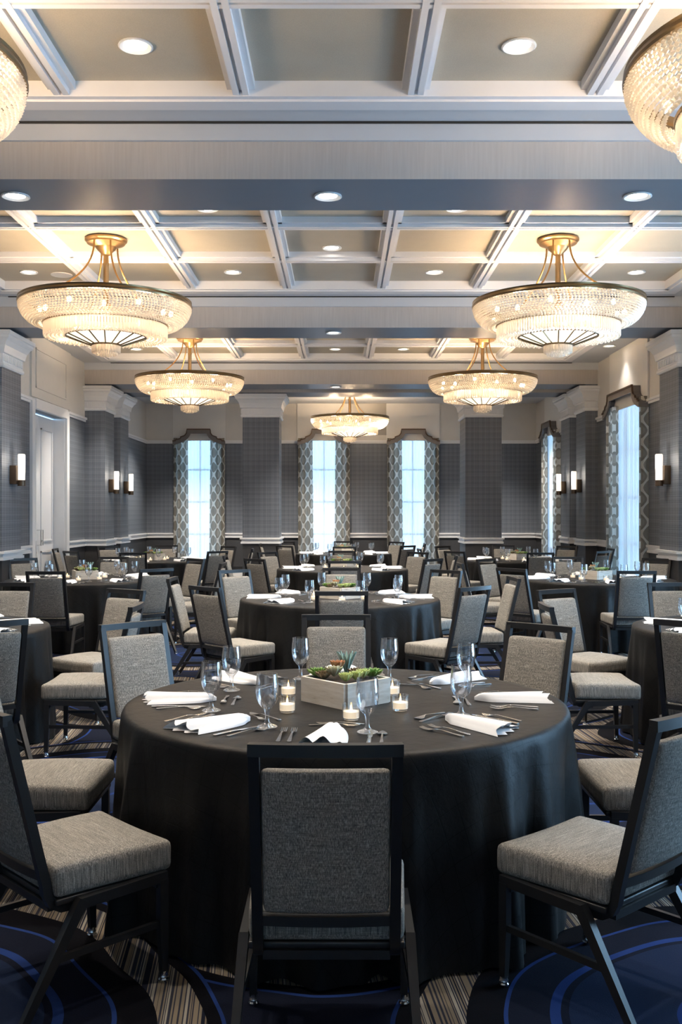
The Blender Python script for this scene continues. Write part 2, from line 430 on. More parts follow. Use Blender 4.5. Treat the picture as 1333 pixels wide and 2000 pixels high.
# flat lowered ceiling of the back bay
obj('ceiling_soffit', MB().box((XL, 20.8, 4.28), (XR, YB, ZB - .001)).mesh('ceiling_soffit', 'border'), kind='structure', label='flat lowered ceiling strip above the back wall windows', cat='ceiling')

def hband(parent, name, axis, c, dirn, u0, u1, z0, z1, prof, m='trim'):
    """horizontal moulding on a wall face at c, projecting along dirn; prof: list of (z fraction0, z fraction1, depth)"""
    b = MB()
    for f0, f1, d in prof:
        za, zb = z0 + (z1 - z0) * f0, z0 + (z1 - z0) * f1; lo, hi = sorted((c, c + dirn * d))
        if axis == 'x': b.box((u0, lo, za), (u1, hi, zb))
        else: b.box((lo, u0, za), (hi, u1, zb))
    return obj(name, b.mesh(name, m), parent)
RAILP = [(0, .3, .035), (.3, .72, .02), (.72, 1, .05)]; PICP = [(0, .5, .02), (.5, 1, .045)]; BASEP = [(0, .85, .02), (.85, 1, .03)]
def rails(parent, axis, c, dirn, spans):
    for u0, u1 in spans:
        hband(parent, 'chair_rail', axis, c, dirn, u0, u1, RAIL0, RAIL1, RAILP)
        hband(parent, 'picture_rail', axis, c, dirn, u0, u1, PIC - .01, PIC + .07, PICP)
        hband(parent, 'baseboard', axis, c, dirn, u0, u1, 0, .16, BASEP)
def gaps(lo, hi, cuts):
    out = []; cur = lo
    for a, b in sorted(cuts):
        if a > cur: out.append((cur, a))
        cur = max(cur, b)
    if cur < hi: out.append((cur, hi))
    return out
rails(wb, 'x', YB, -1, gaps(XL, XR, [(c - w, c + w) for c, w in BW]))
rails(wl, 'y', XL, 1, gaps(YN, YB, [(DOOR[0] - .16, DOOR[1] + .16)]))
rails(wr, 'y', XR, -1, gaps(YN, YB, [(c - w, c + w) for c, w in RW]))
for c, w in BW: obj('cream_panel', MB().box((c - w - .02, YB - .03, 3.36), (c + w + .02, YB, 4.28)).mesh('cream_panel', 'cream'), wb)
for c, w in RW: obj('cream_panel', MB().box((XR - .03, c - w - .02, 3.36), (XR, c + w + .02, 4.28 if c > 20 else ZB)).mesh('cream_panel', 'cream'), wr)
# panel above the door
up = obj('over_door_panel', MB().box((XL, DOOR[0] - .14, 3.40), (XL + .03, DOOR[1] + .30, ZB)).mesh('over_door_panel', 'greige'), wl)
fr = MB(); ya, yb_, za, zb_ = DOOR[0] + .05, DOOR[1] - .02, 3.55, 4.18
for a, b in (((ya, za), (yb_, za + .025)), ((ya, zb_ - .025), (yb_, zb_)), ((ya, za), (ya + .025, zb_)), ((yb_ - .025, za), (yb_, zb_))):
    fr.box((XL + .03, a[0], a[1]), (XL + .045, b[0], b[1]))
obj('panel_moulding', fr.mesh('panel_moulding', 'greige'), up)
# door
d = obj('door_1', None, None, (XL, (DOOR[0] + DOOR[1]) / 2, 0), kind='structure', label='tall white panelled double door recessed in the left wall', cat='door')
hw = (DOOR[1] - DOOR[0]) / 2
for s in (-1, 1):
    lf = obj('door_leaf', MB().box((-.235, min(0, s * hw) + .004, .01), (-.19, max(0, s * hw) - .004, DOOR[2] - .02)).mesh('door_leaf', 'doorwhite'), d)
    for z0, z1 in ((.2, .95), (1.1, 3.0)):
        pm = MB(); y0, y1 = sorted((s * .13, s * (hw - .13)))
        for a, b in (((y0, z0), (y1, z0 + .03)), ((y0, z1 - .03), (y1, z1)), ((y0, z0), (y0 + .03, z1)), ((y1 - .03, z0), (y1, z1))): pm.box((-.19, a[0], a[1]), (-.172, b[0], b[1]))
        obj('door_panel', pm.mesh('door_panel', 'doorwhite'), lf)
    obj('door_handle', MB().tube([(-.19, s * .06, 1.05), (-.13, s * .06, 1.05), (-.13, s * .06, 1.15), (-.13, s * .06, 1.3), (-.19, s * .06, 1.3)], .011).mesh('door_handle', 'chrome'), lf)
    obj('door_casing', MB().box((0, s * hw - (.0 if s > 0 else .15), 0), (.045, s * hw + (.15 if s > 0 else .0), DOOR[2] + .14)).mesh('door_casing', 'trim'), d)
    obj('door_jamb', MB().box((-.245, min(s * hw, s * (hw - .02)), 0), (0, max(s * hw, s * (hw - .02)), DOOR[2])).mesh('door_jamb', 'trim'), d)
obj('door_head', MB().box((0, -hw, DOOR[2]), (.06, hw, DOOR[2] + .16)).mesh('door_head', 'trim'), d)

# pilasters and columns
def pier(x0, x1, y0, y1, name, label, cap_sides):
    r = obj(name, None, None, ((x0 + x1) / 2, (y0 + y1) / 2, 0), kind='structure', label=label, cat='column')
    cx, cy = r.location.x, r.location.y; hx, hy = (x1 - x0) / 2, (y1 - y0) / 2
    b = MB().box((-hx, -hy, 0), (hx, hy, 1.02), 0).box((-hx, -hy, 1.02), (hx, hy, ZS), 1)
    obj('shaft', b.mesh('shaft', ['wains', 'paper']), r)
    def ring(o0, z0, o1, z1, mb):
        vs_ = []
        for o, z in ((o0, z0), (o1, z1)): vs_ += [(-hx - o, -hy - o, z), (hx + o, -hy - o, z), (hx + o, hy + o, z), (-hx - o, hy + o, z)]
        mb.add(vs_, [(3, 2, 1, 0), (4, 5, 6, 7), (0, 1, 5, 4), (1, 2, 6, 5), (2, 3, 7, 6), (3, 0, 4, 7)])
    c = MB()
    prof = [(.02, 3.50), (.035, 3.52), (.035, 3.545), (.02, 3.56), (.022, 3.68), (.045, 3.69), (.05, 3.72), (.065, 3.78), (.10, 3.84), (.135, 3.87), (.135, 3.90), (.155, 3.91), (.155, 3.96)]
    for (a, z0), (bb, z1) in zip(prof, prof[1:]): ring(a, z0, bb, z1, c)
    co = obj('capital', c.mesh('capital', 'trim', weld=True), r)
    f = MB(); nx = int(2 * hx / .065); ny = int(2 * hy / .065)
    for i in range(nx):
        x = -hx + (i + .5) * 2 * hx / nx; f.box((x - .018, -hy - .034, 3.58), (x + .018, -hy - .02, 3.665))
    for s in (-1, 1):
        for i in range(ny):
            y = -hy + (i + .5) * 2 * hy / ny; lo, hi = sorted((s * (hx + .02), s * (hx + .034))); f.box((lo, y - .018, 3.58), (hi, y + .018, 3.665))
    fl = obj('fluting', f.mesh('fluting', 'trim'), co, kind='stuff')
    rl = MB()
    for o, z0, z1 in ((.035, RAIL0, RAIL0 + .036), (.02, RAIL0 + .036, RAIL0 + .086), (.05, RAIL0 + .086, RAIL1)): ring(o, z0, o, z1, rl)
    obj('chair_rail', rl.mesh('chair_rail', 'trim'), r)
    bs = MB(); ring(.02, 0, .02, .16, bs); obj('baseboard', bs.mesh('baseboard', 'trim'), r)
    return r
PLX = -4.44
pier(XL, PLX, 13.02, 13.80, 'pilaster', 'grey papered pilaster with white capital at the left photo edge', 0)
pier(XL, PLX, 18.72, 19.46, 'pilaster', 'nearer of the paired left wall pilasters with white capitals', 0)
pier(XL, PLX, 20.02, 20.78, 'pilaster', 'farther of the paired left wall pilasters with white capitals', 0)
pier(4.42, XR, 13.02, 13.80, 'pilaster', 'grey papered pilaster with white capital at the right photo edge', 0)
pier(4.60, XR, 18.72, 19.46, 'pilaster', 'nearer of the paired right wall pilasters beside the tall window', 0)
pier(4.60, XR, 20.02, 20.78, 'pilaster', 'farther of the paired right wall pilasters', 0)
pier(-1.98, -1.245, 20.0, 20.82, 'column', 'square grey papered column left of the middle back window', 0)
pier(2.50, 3.23, 20.0, 20.92, 'column', 'square grey papered column right of the back windows', 0)

# ------------------------------------------------------------------ windows with drapery
def sheet(x0, x1, z0, z1, amp, per, depth, nu, flare=0.0, nz=10, ph=0.0, ret=0):
    vs_ = []; uv = []; fs = []
    for j in range(nz + 1):
        z = z0 + (z1 - z0) * j / nz; s_ = 0; k = flare * (1 - j / nz) ** 1.3; prev = None
        for i in range(nu + 1):
            a = i / nu; x = x0 + (x1 - x0) * a + k * (a if x0 + x1 < 0 else a - 1)
            y = depth + amp * math.sin(2 * PI * (x1 - x0) * a / per + ph) + amp * .4 * math.sin(2 * PI * (x1 - x0) * a / per * .43 + 1.3 + .2 * j / nz)
            if (ret < 0 and i == 0) or (ret > 0 and i == nu): y = -.004
            if prev: s_ += math.hypot(x - prev[0], y - prev[1])
            prev = (x, y); vs_.append((x, y, z)); uv.append((s_, z))
    for j in range(nz):
        for i in range(nu): q = j * (nu + 1) + i; fs.append((q, q + 1, q + nu + 2, q + nu + 1))
    return MB().add(vs_, fs, 0, uv)
def window(n, loc, rz, hw, where, sheer=True, drw=.36):
    Z0, Z1 = .25, 3.50; ow = hw - .12
    r = obj(f'window_{n}', None, None, loc, rz, 'structure', f'tall window {where}', 'window')
    f = MB()
    for a, b in (((-ow, Z0), (-ow + .06, Z1)), ((ow - .06, Z0), (ow, Z1)), ((-ow, Z0), (ow, Z0 + .06)), ((-ow, Z1 - .06), (ow, Z1))): f.box((a[0], .10, a[1]), (b[0], .17, b[1]))
    obj('window_frame', f.mesh('window_frame', 'trim'), r)
    nv = 1 if hw < .9 else 2
    for i in range(nv):
        x = -ow + 2 * ow * (i + 1) / (nv + 1); obj('muntin', MB().box((x - .02, .115, Z0), (x + .02, .155, Z1)).mesh('muntin', 'trim'), r)
    for z in (1.05, 1.85, 2.65): obj('muntin', MB().box((-ow, .118, z - .022), (ow, .152, z + .022)).mesh('muntin', 'trim'), r)
    obj('pane', MB().box((-ow + .05, .13, Z0 + .05), (ow - .05, .137, Z1 - .05)).mesh('pane', 'pane'), r)
    obj('window_sill', MB().box((-ow, -.02, Z0 - .05), (ow, .2, Z0)).mesh('window_sill', 'trim'), r)
    a = light('daylight_portal', 'AREA', r, (0, .3, (Z0 + Z1) / 2), 1, (1, 1, 1), shape='RECTANGLE', size=2 * ow, size_y=Z1 - Z0)
    a.rotation_euler = (-PI / 2, 0, 0); a.data.cycles.is_portal = True
    R = Matrix.Rotation(rz, 4, 'Z'); W = lambda x, y: Vector(loc) + R @ Vector((x, y, 0))
    for s in (-1, 1):
        nm = 'left' if s < 0 else 'right'
        dw = drw[0 if s < 0 else 1] if isinstance(drw, tuple) else drw
        x0, x1 = sorted((s * hw, s * (hw - dw)))
        m = sheet(x0, x1, .02, 3.42, .036, .13, -.085, 64, flare=.03, ph=s, ret=s).mesh('drape', 'drape', ang=80)
        obj('drape', m, None, W(0, 0), rz, None, f'{nm} trellis drape of the window {where}', 'curtain', 'trellis patterned window drapes')
    if sheer:
        m = sheet(-ow, ow, .03, 3.50, .010, .085, .018, int(2 * ow / .012), ph=.4).mesh('sheer_curtain', 'sheer', ang=80)
        obj('sheer_curtain', m, None, W(0, 0), rz, None, f'glowing white sheer of the window {where}', 'curtain', 'white sheer curtains')
    # shaped cornice board
    e = hw + .01
    top = [(e, 3.345), (e - .07, 3.345), (e - .085, 3.375), (e - .19, 3.40), (e - .20, 3.44), (e - .30, 3.475), (e - .345, 3.535), (e - .355, 3.63)]
    bot = [(e, 3.245), (e - .05, 3.25), (e - .13, 3.275), (e - .24, 3.315), (e - .33, 3.37), (e - .395, 3.435), (e - .43, 3.50), (e - .44, 3.525)]
    T = top + [(-x, z) for x, z in reversed(top)]; B = bot + [(-x, z) for x, z in reversed(bot)]
    N = len(T); vs_ = []
    for y in (-.165, -.135):
        vs_ += [(x, y, z) for x, z in T] + [(x, y, z) for x, z in B]
    fs = []
    for i in range(N - 1):
        fs += [(i, N + i, N + i + 1, i + 1), (2 * N + i, 2 * N + i + 1, 3 * N + i + 1, 3 * N + i), (i, i + 1, 2 * N + i + 1, 2 * N + i), (N + i, 3 * N + i, 3 * N + i + 1, N + i + 1)]
    fs += [(0, 2 * N, 3 * N, N), (N - 1, 2 * N - 1, 4 * N - 1, 3 * N - 1)]
    cr = obj('cornice', None, None, W(0, 0), rz, None, f'stepped taupe fabric cornice over the window {where}', 'cornice', 'shaped window cornices')
    obj('front_board', MB().add(vs_, fs).mesh('front_board', 'cornice'), cr)
    tp = MB()
    for i in range(N - 1):
        (xa, z_a), (xb, z_b) = T[i], T[i + 1]
        tp.add([(xa, -.135, z_a), (xb, -.135, z_b), (xb, 0, z_b), (xa, 0, z_a), (xa, -.135, z_a - .02), (xb, -.135, z_b - .02), (xb, 0, z_b - .02), (xa, 0, z_a - .02)],
               [(0, 1, 2, 3), (7, 6, 5, 4), (0, 4, 5, 1), (2, 6, 7, 3), (1, 5, 6, 2), (3, 7, 4, 0)])
    for s in (-1, 1): obj('end_board', MB().box((min(s * e, s * (e - .02)), -.135, 3.245), (max(s * e, s * (e - .02)), 0, 3.32)).mesh('end_board', 'cornice'), cr)
    obj('top_board', tp.mesh('top_board', 'cornice'), cr)
    rim = MB(); rim.sweep([(x, -.167, z) for x, z in T], .03, .03, side=(0, 1, 0)); obj('edge_moulding', rim.mesh('edge_moulding', 'bronze'), cr)
WHERE_B = ['at the left of the back wall', 'in the middle of the back wall', 'beside the right back column']
for i, (c, w) in enumerate(BW): window(i + 1, (c, YB, 0), 0, w, WHERE_B[i])
WHERE_R = ['in the right wall beyond the edge pilaster', 'in the right wall near the back corner', 'in the right wall outside the picture', 'in the right wall nearest the viewpoint']
for i, (c, w) in enumerate(RW): window(i + 4, (XR, c, 0), -PI / 2, w, WHERE_R[i], sheer=i < 2, drw=.36 if i else (.62, .20))

WHERE_N = ['left', 'middle', 'right']
for i, (c, w) in enumerate(FILL_NW): window(i + 8, (c, YN, 0), PI, w, f'{WHERE_N[i]} of the near wall, added for fill light', sheer=True)
# ------------------------------------------------------------------ ceiling lamps
def proto_downlight():
    return [('trim_ring', MB().lathe([(.072, 0), (.105, -.002), (.108, -.012), (.098, -.016), (.072, -.004)], 24, closed=True).mesh('trim_ring', 'plate'), [], {}),
            ('lens', MB().lathe([(0, -.003), (.074, -.003), (.074, 0), (0, 0)], 24).mesh('lens', 'lens'), [], {'label': 'glowing round lens'})]
PD = proto_downlight()
DL = [(-1.27, 6.15, ZP, 'in the left coffer at the top of the picture'), (1.10, 6.15, ZP, 'in the right coffer at the top of the picture'),
      (-2.47, 7.55, ZS, 'at the left end of the nearest beam'), (-.10, 7.55, ZS, 'in the middle of the nearest beam'), (2.25, 7.55, ZS, 'at the right end of the nearest beam'),
      (-1.27, 9.45, ZP, 'just behind the nearest beam, left of centre'), (1.10, 9.45, ZP, 'just behind the nearest beam, right of centre'),
      (-.10, 10.85, ZP, 'in the centre coffer between the two near chandeliers'),
      (-3.75, 11.95, ZP, 'left of the near left chandelier'), (-1.30, 11.95, ZP, 'in the coffer right of the near left chandelier'), (1.12, 11.95, ZP, 'in the coffer left of the near right chandelier'), (3.55, 11.95, ZP, 'right of the near right chandelier'),
      (-.10, 13.30, ZS, 'in the middle of the second beam'), (-.08, 16.1, ZP, 'in the centre coffer between the second chandeliers'), (-.10, 17.6, ZP, 'in the far centre coffer'),
      (1.10, 17.6, ZP, 'left of the second right chandelier'), (-3.62, 17.6, ZP, 'left of the second left chandelier'), (4.52, 16.75, ZB, 'above the tall right window'),
      (-.10, 19.05, ZS, 'in the middle of the third beam'), (-.95, 22.6, 4.28, 'left of the farthest chandelier'), (.85, 22.6, 4.28, 'right of the farthest chandelier'), (-3.5, 22.6, 4.28, 'in the far left back corner'),
      (3.6, 22.6, 4.28, 'in the far right back corner'), (-2.47, 4.0, ZP, 'added for fill light, overhead left outside the picture'), (1.10, 3.66, ZP, 'added for fill light, overhead right outside the picture'), (-1.27, 3.66, ZP, 'added for fill light, overhead outside the picture')]  # last three are unseen, added to light the foreground
for x, y, z, w in DL:
    r = inst(PD, 'recessed_downlight', (x, y, z), 0, f'round recessed downlight {w}', 'downlight', 'recessed ceiling downlights')
    light('downlight_beam', 'SPOT', r, (0, 0, -.03), SPOT_W * (.12 if x > 4.4 else 1.9 if y > 20 else 1.5 if y > 14 else .5 if y < 5 else 1.0), SOFTWARM, .05, spot_size=math.radians(100), spot_blend=.7)

SPK = MB().lathe([(0, -.006), (.10, -.008), (.118, -.012), (.128, -.008), (.13, 0)], 32).mesh('ceiling_speaker', 'plate')
for x, y, w in ((3.5, 9.2, 'right of the near right chandelier'), (-3.40, 12.1, 'behind the near left chandelier')):
    obj('ceiling_speaker', SPK, None, (x, y, ZP), 0, None, f'flush round ceiling speaker grille {w}', 'speaker', 'ceiling speakers')
def proto_chandelier():
    P = []
    zr = -.70                                                     # rim level below the ceiling panel
    P.append(('canopy', MB().lathe([(0, 0), (.225, 0), (.228, -.02), (.205, -.035), (.205, -.05), (.16, -.065), (.115, -.085), (.10, -.11), (.06, -.15), (.045, -.17), (0, -.172)], 32).mesh('canopy', 'brass'), [], {}))
    P.append(('stem', MB().lathe([(.028, -.16), (.03, -.25), (.036, -.27), (.03, -.29), (.03, zr + .02), (.05, zr), (.05, zr - .1), (0, zr - .11)], 16).mesh('stem', 'brass'), [], {}))
    for k in range(4):
        a = (PI / 2 if k < 2 else -PI / 2) + (.48 if k % 2 else -.48); pts = []
        for i in range(13):
            t = i / 12; r = .19 + (.74 - .19) * (t ** 2.1); z = -.05 + (zr + .03 + .05) * t
            pts.append((r * math.cos(a), r * math.sin(a), z))
        pts.append((.90 * math.cos(a), .90 * math.sin(a), zr - .01))
        P.append(('arm', MB().tube(pts, .010, 8).mesh('arm', 'arm_brass'), [], {}))
    P.append(('rim_band', MB().lathe([(.895, zr - .03), (.93, zr - .03), (.935, zr - .015), (.925, zr + .01), (.93, zr + .025), (.90, zr + .03), (.89, zr)], 72, closed=True).mesh('rim_band', 'darkbrass'), [], {'label': 'dark brass rim band'}))
    bd = MB(); R = 12
    for i in range(R):
        t = (i + .5) / R; ph = t * PI / 2 * .93
        r = .665 + .25 * math.cos(ph) ** .8; z = zr - .035 - .215 * math.sin(ph) ** 1.15
        n = int(2 * PI * r / .037); s = .0205
        for k in range(n):
            a = 2 * PI * (k + .5 * (i % 2)) / n; cx, cy = r * math.cos(a), r * math.sin(a); j = random.uniform(.85, 1.12) * s
            u = (math.cos(a), math.sin(a)); v = (-u[1], u[0])
            bd.add([(cx + v[0] * j, cy + v[1] * j, z), (cx - v[0] * j, cy - v[1] * j, z), (cx + u[0] * j * .8, cy + u[1] * j * .8, z), (cx - u[0] * j * .8, cy - u[1] * j * .8, z), (cx, cy, z + j * .8), (cx, cy, z - j * .8)],
                   [(0, 2, 4), (2, 1, 4), (1, 3, 4), (3, 0, 4), (2, 0, 5), (1, 2, 5), (3, 1, 5), (0, 3, 5)])
    P.append(('bead_net', bd.mesh('bead_net', 'crystal', weld=False, ang=5), [], {'kind': 'stuff', 'label': 'rows of clear crystal beads'}))
    P.append(('tier_ring', MB().lathe([(.645, zr - .245), (.672, zr - .245), (.675, zr - .228), (.645, zr - .228)], 64, closed=True).mesh('tier_ring', 'darkbrass'), [], {}))
    rd = MB(); n = 130
    for k in range(n):
        a = 2 * PI * k / n; zb = zr - .375 - .012 * (k % 2)
        rd.tube([(.652 * math.cos(a), .652 * math.sin(a), zr - .245), (.652 * math.cos(a), .652 * math.sin(a), zb + .015), (.652 * math.cos(a), .652 * math.sin(a), zb)], [.014, .014, .006], 5)
    for i in range(5):                                            # beads of the under side
        r = .62 - .042 * i; m = int(2 * PI * r / .04)
        for k in range(m):
            a = 2 * PI * k / m; c = (r * math.cos(a), r * math.sin(a)); z = zr - .372 + .004 * i; q = .018
            rd.add([(c[0] + q, c[1], z), (c[0] - q, c[1], z), (c[0], c[1] + q, z), (c[0], c[1] - q, z), (c[0], c[1], z + q), (c[0], c[1], z - q)], [(0, 2, 4), (2, 1, 4), (1, 3, 4), (3, 0, 4), (2, 0, 5), (1, 2, 5), (3, 1, 5), (0, 3, 5)])
    P.append(('crystal_fringe', rd.mesh('crystal_fringe', 'crystal', weld=False, ang=25), [], {'kind': 'stuff', 'label': 'ring of hanging crystal rods'}))
    ribs = []
    for k in range(16):
        a = 2 * PI * (k + .5) / 16
        ribs.append(('shade_rib', MB().tube([(r * math.cos(a), r * math.sin(a), z) for r, z in ((.425, zr - .362), (.30, zr - .408), (.16, zr - .458))], .007, 6).mesh('shade_rib', 'darkbrass')))
    ribs.append(('shade_ring', MB().lathe([(.42, zr - .366), (.436, zr - .366), (.436, zr - .352), (.42, zr - .352)], 48, closed=True).mesh('shade_ring', 'darkbrass')))
    ribs.append(('shade_ring', MB().lathe([(.145, zr - .464), (.168, zr - .464), (.168, zr - .448), (.145, zr - .448)], 32, closed=True).mesh('shade_ring', 'darkbrass')))
    P.append(('glass_shade', MB().lathe([(.425, zr - .355), (.36, zr - .38), (.25, zr - .42), (.155, zr - .452)], 48).mesh('glass_shade', 'shade'), ribs, {'label': 'glowing frosted glass cone with dark ribs'}))
    fn = MB()
    for ring, (r, z1, m) in enumerate(((.145, zr - .545, 36), (.115, zr - .565, 26), (.06, zr - .58, 14))):
        for k in range(m):
            a = 2 * PI * k / m; fn.tube([(r * math.cos(a), r * math.sin(a), zr - .455), (r * math.cos(a), r * math.sin(a), z1 + .012), (r * math.cos(a), r * math.sin(a), z1)], [.012, .012, .005], 5)
    P.append(('crystal_finial', fn.mesh('crystal_finial', 'crystal', weld=False, ang=25), [], {'kind': 'stuff', 'label': 'small drum of crystal rods'}))
    for k in range(12):
        a = 2 * PI * k / 12 + .2; r = .70
        P.append(('bulb', MB().lathe([(0, -.03), (.018, -.024), (.026, 0), (.018, .026), (0, .035)], 8, (r * math.cos(a), r * math.sin(a), zr - .09 - .05 * (k % 2))).mesh('bulb', 'bulb'), [], {}))
    return P
PC = proto_chandelier()
CH = [(-2.47, 4.86, 'cropped by the left photo edge at the top'), (2.31, 4.86, 'cropped by the right photo edge at the top'), (-2.48, 10.5, 'on the left in the second bay'), (2.29, 10.5, 'on the right in the second bay'),
      (-2.50, 16.45, 'farther back on the left in the third bay'), (2.34, 16.45, 'farther back on the right in the third bay'), (.20, 22.7, 'farthest back, before the middle window'), (-2.47, -1.1, 'added left behind the viewpoint for fill light'), (2.31, -1.1, 'added right behind the viewpoint for fill light')]  # last pair is unseen, added as fill for the foreground
for i, (x, y, w) in enumerate(CH):
    z = ZP - .012 if i != 6 else 4.42
    r = inst(PC, 'crystal_chandelier', (x, y, z), 0, f'brass and crystal bowl chandelier {w}', 'chandelier', 'crystal bowl chandeliers', scale=.965)
    for k in range(3):
        a = k * 2 * PI / 3 + .5
        light('chandelier_lamp', 'POINT', r, (.45 * math.cos(a), .45 * math.sin(a), -.70 - .12), CHAND_W / 3 * (.35 if y < 0 else 1), WARM, .06)
    light('chandelier_shade_lamp', 'POINT', r, (0, 0, -.70 - .30), CHAND_W * .14, WARM, .05)

def proto_sconce():
    return [('back_plate', MB().rbox((.20, .09, .25), .008, 1, lambda q: Vector((q.x, q.y - .045, q.z - .10))).mesh('back_plate', 'bronze'), [], {}),
            ('arm', MB().box((-.02, -.10, -.12), (.02, -.085, -.08)).mesh('arm', 'bronze'), [], {}),
            ('holder', MB().lathe([(0, -.25), (.052, -.25), (.052, -.17), (.050, -.17), (.050, -.24), (0, -.24)], 16, (0, -.13, 0)).mesh('holder', 'bronze'), [], {}),
            ('glass_tube', MB().lathe([(0, -.235), (.046, -.235), (.048, .17), (.042, .18), (0, .18)], 20, (0, -.13, 0)).mesh('glass_tube', 'sconce_glass'), [], {'label': 'glowing white glass tube'})]
PS = proto_sconce()
for x, y, rz, w in ((PLX, 13.42, PI / 2, 'on the pilaster at the left photo edge'), (PLX, 19.1, PI / 2, 'on the nearer of the paired left pilasters'), (PLX, 20.42, PI / 2, 'on the farther of the paired left pilasters'),
                    (4.42, 13.42, -PI / 2, 'on the pilaster at the right photo edge'), (4.60, 19.1, -PI / 2, 'on the nearer of the paired right pilasters'), (4.60, 20.42, -PI / 2, 'on the farther of the paired right pilasters')):
    r = inst(PS, 'wall_sconce', (x, y, 2.20), rz, f'bronze wall sconce with white glass tube {w}', 'sconce', 'wall sconces on the pilasters')
    light('sconce_glow', 'POINT', r, (0, -.22, .1), SCONCE_W, SOFTWARM, .05)

# ------------------------------------------------------------------ chairs
def proto_chair(full=True):
    P = []
    def seat_fn(q):
        u, v = q.x / .235, q.y / .215
        x = q.x * (1.0 + .05 * v)
        z = q.z + (.016 * (1 - u ** 4) * (1 - v * v) - (.012 * max(0, v - .3) * (1 - u * u)) if q.z > 0 else 0)
        return Vector((x, q.y + .03, z + .4215))
    P.append(('seat', MB().rbox((.47, .43, .105), .024, 5, seat_fn).mesh('seat', 'tweed', ang=60), [], {'label': 'grey tweed seat cushion'}))
    P.append(('seat_pan', MB().rbox((.45, .41, .022), .006, 1, lambda q: Vector((q.x, q.y + .025, q.z + .358))).mesh('seat_pan', 'frame'), [], {}))
    y0, z0, y1, z1 = -.205, .42, -.335, .955
    def back(z): return y0 + (y1 - y0) * (z - z0) / (z1 - z0)
    def back_fn(q):
        z = .686 + q.z; y = back(z) + q.y + .022 * (1 - (q.x / .19) ** 2) * -.6 + .008
        if q.y > 0: y += .012 * (1 - (q.x / .19) ** 2) * (1 - (q.z / .23) ** 2)
        return Vector((q.x, y, z))
    P.append(('backrest', MB().rbox((.358, .05, .43), .02, 5, back_fn).mesh('backrest', 'tweed', ang=60), [], {'label': 'grey tweed back panel'}))
    for s in (-1, 1):
        x = s * .195
        pts = [(x, y1, z1), (x, y0, z0), (x, y0 + .006, .385), (x, y0 + .022, .352), (x, y0 + .05, .335), (x, y0 + .14, .330)]
        P.append(('back_post', MB().sweep(pts, .030, .030).mesh('back_post', 'frame'), [], {}))
    tr = [(.21 * (-1 + 2 * i / 10), back(.955) - .012 * (1 - (-1 + i / 5) ** 2), .957) for i in range(11)]
    P.append(('top_rail', MB().sweep(tr, .034, .032, side=(0, 0, 1)).mesh('top_rail', 'frame'), [], {}))
    lr = [(.182 * (-1 + 2 * i / 8), back(.448) - .012 * (1 - (-1 + i / 4) ** 2), .447) for i in range(9)]
    P.append(('lower_rail', MB().sweep(lr, .028, .026, side=(0, 0, 1)).mesh('lower_rail', 'frame'), [], {}))
    P.append(('crossbar', MB().sweep([(-.245, -.10, .335), (.245, -.10, .335)], .03, .024, side=(0, 0, 1)).mesh('crossbar', 'frame'), [], {}))
    P.append(('crossbar', MB().sweep([(-.182, -.178, .335), (.182, -.178, .335)], .026, .022, side=(0, 0, 1)).mesh('crossbar', 'frame'), [], {}))
    P.append(('crossbar', MB().sweep([(-.24, .19, .335), (.24, .19, .335)], .03, .022, side=(0, 0, 1)).mesh('crossbar', 'frame'), [], {}))
    for s in (-1, 1):
        x = s * .245
        P.append(('side_rail', MB().sweep([(x, .215, .358), (x, -.115, .348)], .026, .034).mesh('side_rail', 'frame'), [], {}))
        gl = lambda px, py: [('glide', MB().lathe([(0, 0), (.017, 0), (.018, .008), (.014, .012), (.017, .018), (.014, .03), (.014, .036)], 12, (px, py, 0)).mesh('glide', 'chrome'))] if full else []
        P.append(('leg', MB().sweep([(x, .20, .35), (x, .20, .2), (x, .205, .03)], [.028, .028, .022], [.032, .032, .024]).mesh('leg', 'frame'), gl(x, .205), {}))
        xf = s * .262
        P.append(('leg', MB().sweep([(x, -.10, .36), (x, -.115, .335), (xf, -.315, .02)], [.028, .03, .022], [.034, .036, .026]).mesh('leg', 'frame'), gl(xf, -.32), {}))
        P.append(('stretcher', MB().sweep([(x, .20, .20), (s * .253, -.205, .195)], .016, .022).mesh('stretcher', 'frame'), [], {}))
    return P
PCH = proto_chair(True); PCH_FAR = [(a, b, [], d_) for a, b, c, d_ in PCH]

